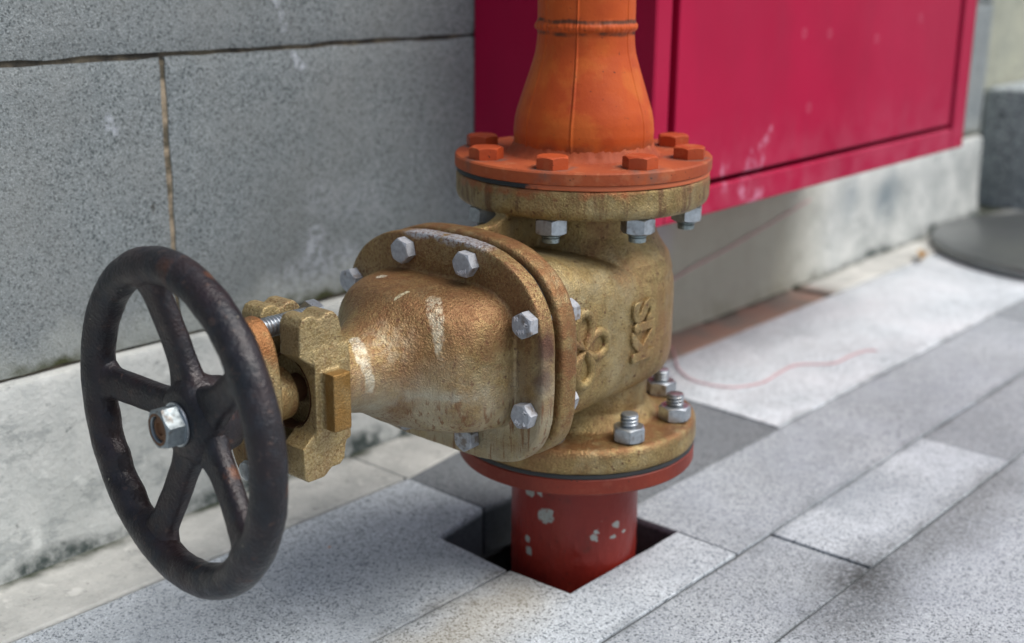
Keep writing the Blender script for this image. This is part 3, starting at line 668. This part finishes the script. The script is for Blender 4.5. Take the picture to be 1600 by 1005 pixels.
dnz = [(-.3015, -.026), (-.3040, -.034), (-.3070, -.0500), (-.3110, -.0530), (-.3190, -.0532), (-.3225, -.0560), (-.3260, -.0585), (-.3400, -.0585), (-.3435, -.0550), (-.3440, -.0330), (-.3325, -.0235)]
for s in (1, -1):
    for x0, x1, inner in ((-.3330, -.3205, arc), (-.3215, -.3010, [])):
        pts = [(s * y, z + ZA) for y, z in half + inner]
        if s < 0: pts = pts[::-1]
        prism(bm, pts, x0, x1, 0, mxx)
    for q_ in (upz, dnz):
        a_, b_ = sorted((-s * .0098, -s * .0312))
        prism(bm, [(x, z + ZA) for x, z in q_][::-1], a_, b_, 0, mxz)
lathe(bm, [(.0335, 0), (.0335, .0135)], 64, at((-.3080, 0, ZA), (-1, 0, 0)))
box(bm, -.3280, -.3125, -.0465, -.025, ZA - .0215, ZA + .0200)
box(bm, -.3280, -.3125, .025, .0465, ZA - .0215, ZA + .0200)
yoke = remeshed('packing_yoke', bm, M_BRACKET, valve, .00100, 6, .00012)
# bore: dark socket ring set proud of the yoke face
bm = bmesh.new(); lathe(bm, [(.0272, .0005), (.0266, .0), (.0264, -.004), (.0264, -.0118), (.004, -.0120)], 64, at((-.3329, 0, ZA), (-1, 0, 0)), None, False)
link('yoke_socket', bm, M_RUSTY, valve)
# --- gland follower: oval plate with a round nose
bm = bmesh.new()
loft(bm, [sup(-.3675, 0, ZA, .022, .0565, 2.3), sup(-.3660, 0, ZA, .0235, .0580, 2.3), sup(-.3555, 0, ZA, .0245, .0590, 2.3), sup(-.3535, 0, ZA, .0230, .0575, 2.3)])
lathe(bm, [(.0195, 0), (.0200, .004), (.0195, .026)], 48, at((-.362, 0, ZA), (1, 0, 0)))
remeshed('gland_follower', bm, M_FOLL, valve, .0010, 4, .0004)
# --- gland bolts, top and bottom
gb0 = None
for s in (1, -1):
    if gb0 is None:
        bm = bmesh.new(); thread(bm, .0072, .0, .066, at((-.305, 0, 0), (-1, 0, 0)), .0028, 32)
        hexbody(bm, .0098, .009, at((-.3100, 0, 0), (1, 0, 0)))
        gb0 = o = link('gland_bolt', bm, M_ZINC, valve, True, 25)
    else:
        o = gb0.copy(); col.objects.link(o); o.parent = valve
    o.location = (0, 0, ZA - .108 + s * .0490); o.rotation_euler = (.3 * s, 0, 0)
bm = bmesh.new(); lathe(bm, [(.0105, .0), (.0105, .06), (.0112, .062), (.0112, .100)], 40, at((-.300, 0, ZA), (-1, 0, 0)))
link('spindle', bm, M_RUSTY, valve)

# --- handwheel
XW = -.4195; RW = .1052; TW = .0120
HUBX = -.404
bm = bmesh.new(); NS = 240; SEG = 28; rings = []
SP = [R(14.5 + 72 * k_) for k_ in range(5)]
for i in range(NS):
    t = 2 * pi * i / NS; er = Vector((0, sin(t), cos(t))); ex = Vector((1, 0, 0)); c_ = Vector((XW, 0, ZA)) + er * RW
    # finger grips on the inner side, strongest between two spokes
    amp = .0022 * max(0, sin((t - R(90)) / R(66) * pi)) if R(90) < t < R(156) else .0003
    ring = []
    for j in range(SEG):
        p = 2 * pi * j / SEG; inner = max(0, -cos(p)) ** 1.5
        rr = TW + amp * inner * sin(t * 22)
        # swell where a spoke joins
        for s_ in SP:
            d = (t - s_ + pi) % (2 * pi) - pi
            rr += .0030 * math.exp(-(d / .13) ** 2) * inner
        q_ = er * (rr * cos(p) * 1.0) + ex * (rr * sin(p) * .98)
        ring.append(bm.verts.new(c_ + q_ + Vector((0, 0, 0)) + q_.normalized() * (.0004 * noise.noise((c_ + q_) * 60) + .0003 * noise.noise((c_ + q_) * 200))))
    rings.append(ring)
for i in range(NS):
    a, b_ = rings[i], rings[(i + 1) % NS]
    for j in range(SEG): bm.faces.new((a[j], b_[j], b_[(j + 1) % SEG], a[(j + 1) % SEG]))
bmesh.ops.recalc_face_normals(bm, faces=bm.faces)
wheel = link('handwheel', bm, M_IRON, valve, True, 60)
for s_ in SP:
    bm = bmesh.new(); er = Vector((0, sin(s_), cos(s_))); et = Vector((0, cos(s_), -sin(s_))); ex = Vector((1, 0, 0)); rs = []
    n = 40
    for i in range(n + 1):
        u = i / n; rad = .012 + (RW - .006 - .012) * u
        xx = HUBX + (XW + .001 - HUBX) * (u ** 1.2) + .0015 * sin(pi * u)
        fl = .0075 * math.exp(-((1 - u) / .085) ** 2) + .0085 * math.exp(-(u / .20) ** 2)
        wd = .0106 + .0008 * u + fl; th = .0076 + .35 * fl
        c_ = Vector((xx, 0, ZA)) + er * rad; ring = []
        for j in range(28):
            p = 2 * pi * j / 28; c1, s1 = cos(p), sin(p)
            ring.append(c_ + et * (wd * math.copysign(abs(c1) ** .75, c1)) + ex * (th * math.copysign(abs(s1) ** .75, s1)))
        rs.append([Vector(q_) + (q_ - c_).normalized() * .0004 * noise.noise(q_ * 70) for q_ in ring])
    loft(bm, rs); bmesh.ops.recalc_face_normals(bm, faces=bm.faces)
    link('spoke', bm, M_IRON, wheel, True, 60)
bm = bmesh.new()
lathe(bm, [(.022, .0), (.0250, .003), (.0265, .010), (.0300, .019), (.0302, .026), (.0280, .033), (.0225, .038), (.0200, .0385)], 60, at((-.3800, 0, ZA), (-1, 0, 0)), lambda t, z, r: .0016 * cos(5 * (t)) * (1 if .012 < z < .036 else 0))
link('hub', bm, M_IRON, wheel, True, 50)
bm = bmesh.new(); lathe(bm, [(.0148, 0), (.0151, .0008), (.0148, .0018)], 48, at((-.4185, 0, ZA), (-1, 0, 0))); link('washer', bm, M_ZINC, wheel, True, 30)
bm = bmesh.new(); hexbody(bm, .0124, .0130, at((-.4203, 0, ZA), (-1, 0, 0), .25), hole=.0088)
wn = link('hub_nut', bm, M_NUT, wheel, True, 25)
bm = bmesh.new(); lathe(bm, [(.0086, 0), (.0086, .0100), (.0072, .0113), (.0045, .0114), (.0038, .0100)], 32, at((-.4203, 0, ZA), (-1, 0, 0)))
link('spindle_end', bm, M_RUSTY, wheel, True, 40)
bm = bmesh.new(); lathe(bm, [(.0108, .0), (.0108, .0003), (.0089, .0003)], 48, at((-.4332, 0, ZA), (-1, 0, 0)), None, False)
link('rust_ring', bm, M_RUSTY, wheel, True, 40)

# all valve meshes above were written in world coordinates except the copied bolts: shift them into the valve's frame
def settle(par, keep):
    for o in list(bpy.data.objects):
        if o.parent == par and o not in keep:
            o.matrix_parent_inverse = Matrix.Translation(-par.location)
wheel['_t'] = 1
settle(valve, [o for o in bpy.data.objects if o.name.startswith('bonnet_bolt') or o.name.startswith('gland_bolt')])

del wheel['_t']
# the wheel hangs a few degrees out of true on its worn square
pv_ = Vector((XW, 0, ZA)); Mw = Matrix.Translation(pv_ + Vector((-.003, 0, 0))) @ Matrix.Rotation(R(-4.7), 4, 'Z') @ Matrix.Translation(-pv_)
wheel.matrix_parent_inverse = Matrix.Translation(-valve.location); wheel.matrix_basis = Mw
# ------------------------------------------------------------------ upper orange pipe
up = tag(empty('orange_pipe', (0, 0, .352)), 'bright orange painted pipe with bell reducer and bolted flange on top of the valve', 'pipe')
seams = [(R(-151.8), 1.0), (R(164), .6), (R(-85), .6)]
def seamd(t, z, r):
    d = 0.
    for a, h in seams:
        q_ = (t - a + pi) % (2 * pi) - pi; q_ += .012 * noise.noise(Vector((z * 25, a, 0)))
        d += .0010 * h * math.exp(-(q_ / .016) ** 2) - .0005 * h * math.exp(-((q_ + .028) / .012) ** 2)
    v = Vector((cos(t) * 2, sin(t) * 2, z * 30)); d += .0005 * noise.noise(v)
    if .4690 < z < .4770: d += .0010 * noise.noise(Vector((cos(t) * 14, sin(t) * 14, z * 160))) 
    return d
prof = [(.0588, .366), (.0592, .376), (.0598, .386), (.0589, .396), (.0573, .4035), (.0546, .4120), (.0502, .4255), (.0465, .4365), (.0440, .4445), (.0422, .4510), (.0412, .4580), (.0407, .4660), (.0410, .4688), (.0424, .4705), (.0430, .4725), (.0426, .4745), (.0412, .4762), (.0407, .4790), (.0407, .50), (.0407, 1.6)]
fine = []
for (r0, z0), (r1, z1) in zip(prof, prof[1:]):
    n = 1 if z1 > .6 else max(1, int((z1 - z0) / .002))
    for i in range(n): fine.append((r0 + (r1 - r0) * i / n, z0 + (z1 - z0) * i / n))
fine.append(prof[-1])
bm = bmesh.new(); lathe(bm, fine, 540, None, seamd)
put(link('reducer', bm, M_ORANGE, None, True, 60), up)
bm = bmesh.new(); lathe(bm, [(.055, .3655), (.0665, .3668), (.0638, .3688), (.0615, .3715), (.0600, .3745), (.0585, .377)], 200, None, lambda t, z, r: .0012 * noise.noise(Vector((cos(t) * 9, sin(t) * 9, z * 90))) + .001 * noise.noise(Vector((cos(t) * 26, sin(t) * 26, z * 200))), False)
put(link('weld_bead', bm, M_ORFL, None, True, 60), up)
bm = bmesh.new(); lathe(bm, [(.1085, .3560), (.1100, .3568), (.1102, .3580), (.1101, .3655), (.1090, .3668), (.1070, .3672), (.03, .3672)], 160)
fl = put(link('flange', bm, M_ORFL, None, True, 30), up)
bm = bmesh.new(); lathe(bm, [(.1070, .3521), (.1086, .3524), (.1090, .3540), (.1085, .3559)], 128, None, lambda t, z, r: .0004 * noise.noise(Vector((cos(t) * 9, sin(t) * 9, z * 300))))
put(link('gasket', bm, M_GASK, None, True, 40), up)
fb0 = None; spin = [.3, .0, .55, .2, .85, .35, .1, .6]
for i in range(8):
    a = R(22.5 + 45 * i)
    if fb0 is None:
        bm = bmesh.new(); hexbody(bm, .0125, .0098, at((0, 0, 0), (0, 0, 1))); fb0 = o = link('flange_bolt', bm, M_ORBOLT, up, True, 22)
        bm = bmesh.new(); thread(bm, .0078, .038, .0605, at((0, 0, 0), (0, 0, -1)), .0031, 28); ft0 = th = link('threaded_end', bm, M_THREAD, o, True, 25)
        bm = bmesh.new(); hexbody(bm, .0122, .0130, at((0, 0, -.0400), (0, 0, -1)), both=True); fn0 = nn = link('nut', bm, M_ZINC, o, True, 22)
    else:
        o = fb0.copy(); col.objects.link(o); o.parent = up
        for src in (ft0, fn0): c2 = src.copy(); col.objects.link(c2); c2.parent = o
    o.location = (.092 * cos(a), .092 * sin(a), .3673 - .352); o.rotation_euler = (0, 0, spin[i] + a)

# ------------------------------------------------------------------ lower red pipe
lo = tag(empty('red_pipe', (0, 0, -.15)), 'dark red painted pipe with chipped paint rising from the square hole in the pavers', 'pipe')
bm = bmesh.new(); pr = [(.0582, -.17 + .004 * i) for i in range(64)]
lathe(bm, pr, 240, None, lambda t, z, r: .0005 * noise.noise(Vector((cos(t) * 3, sin(t) * 3, z * 30))) + (.0012 * max(0, noise.noise(Vector((cos(t) * 16, sin(t) * 16, z * 140))) - .12)) * (1 if z < .04 else .3) + .0012 * math.exp(-(z - .012) ** 2 / .000008) * noise.noise(Vector((cos(t) * 6, sin(t) * 6, 3))))
put(link('pipe_wall', bm, M_RED, None, True, 60), lo)
bm = bmesh.new(); lathe(bm, [(.057, .082), (.0585, .0905), (.0610, .0928), (.104, .0930), (.1062, .0938), (.1070, .0950), (.1070, .1070), (.1060, .1080)], 160)
put(link('flange', bm, M_REDFL, None, True, 30), lo)
bm = bmesh.new(); lathe(bm, [(.1055, .1079), (.1068, .1084), (.1072, .1100), (.1066, .1120)], 128, None, lambda t, z, r: .0005 * noise.noise(Vector((cos(t) * 9, sin(t) * 9, z * 300))))
put(link('gasket', bm, M_RUB, None, True, 40), lo)
s0 = None; spin = [.1, .5, .9, .3, .7, .2, .75, .45]
for i in range(8):
    a = R(22.5 + 45 * i)
    if s0 is None:
        bm = bmesh.new(); thread(bm, .0078, -.036, .0240, at((0, 0, 0), (0, 0, 1)), .0031, 28)
        s0 = o = link('flange_bolt', bm, M_ZINC, lo, True, 25)
        bm = bmesh.new(); hexbody(bm, .0126, .0128, at((0, 0, .0002), (0, 0, 1)), both=True); n0 = link('nut', bm, M_ZINC, o, True, 22)
    else:
        o = s0.copy(); col.objects.link(o); o.parent = lo; c2 = n0.copy(); col.objects.link(c2); c2.parent = o
    o.location = (.090 * cos(a), .090 * sin(a), .1343 + .15); o.rotation_euler = (0, 0, spin[i])

# ------------------------------------------------------------------ small things
def catmull(P, n=10):
    out = []; P = [Vector(p) for p in P]; Q = [P[0]] + P + [P[-1]]
    for i in range(1, len(Q) - 2):
        for k_ in range(n):
            t = k_ / n; a, b_, c_, d = Q[i - 1], Q[i], Q[i + 1], Q[i + 2]
            out.append(.5 * ((2 * b_) + (c_ - a) * t + (2 * a - 5 * b_ + 4 * c_ - d) * t * t + (3 * b_ - a - 3 * c_ + d) * t ** 3))
    out.append(P[-1]); return out
bm = bmesh.new()
tube_path(bm, catmull([(1.03, .3215, .1400), (.90, .3205, .119), (.76, .3190, .098), (.647, .3180, .083), (.56, .3170, .062), (.535, .3150, .030), (.545, .304, .006), (.5634, .2749, .003), (.525, .240, .002), (.4933, .2138, .0018), (.4658, .1707, .0018), (.4751, .1238, .0018), (.518, .1027, .0018), (.565, .106, .0018), (.6148, .1058, .0018), (.652, .0734, .0018), (.70, .071, .0018), (.735, .066, .0018), (.7467, .0545, .0018)]), .0010, False, 8)
tag(link('cord', bm, M_CORD, None), 'thin faded red cord trailing down the plinth and curling over the white paver', 'cord')
bm = bmesh.new(); lx, ly = 1.309, .239; pts = []
for i in range(14):
    t = i / 13; wdt = .011 * sin(pi * t) ** .8 + .0004
    for s in (-1, 0, 1): pts.append(bm.verts.new((lx + (t - .5) * .052 + s * wdt * .35, ly + s * wdt + (t - .5) * .02, .004 + .008 * abs(s) + .006 * sin(pi * t))))
for i in range(13):
    for s in (0, 1): bm.faces.new((pts[i * 3 + s], pts[i * 3 + s + 1], pts[i * 3 + 3 + s + 1], pts[i * 3 + 3 + s]))
lf = link('fallen_leaf', bm, M_LEAF, None); sm = lf.modifiers.new('s', 'SOLIDIFY'); sm.thickness = .0005
tag(lf, 'small yellow-brown leaf on the pale strip beside the round metal base', 'leaf')
bm = bmesh.new(); lathe(bm, [(.286, .0), (.294, .003), (.296, .010), (.293, .017), (.284, .0195), (.272, .0170), (.262, .0172), (.20, .026), (.12, .034), (.05, .037), (.01, .0375)], 160, Matrix.Translation((1.582, .020, .0015)))
tag(link('round_metal_base', bm, M_DISC, None, True, 40), 'round dark grey metal base plate lying on the pavers by the granite block', 'base plate')
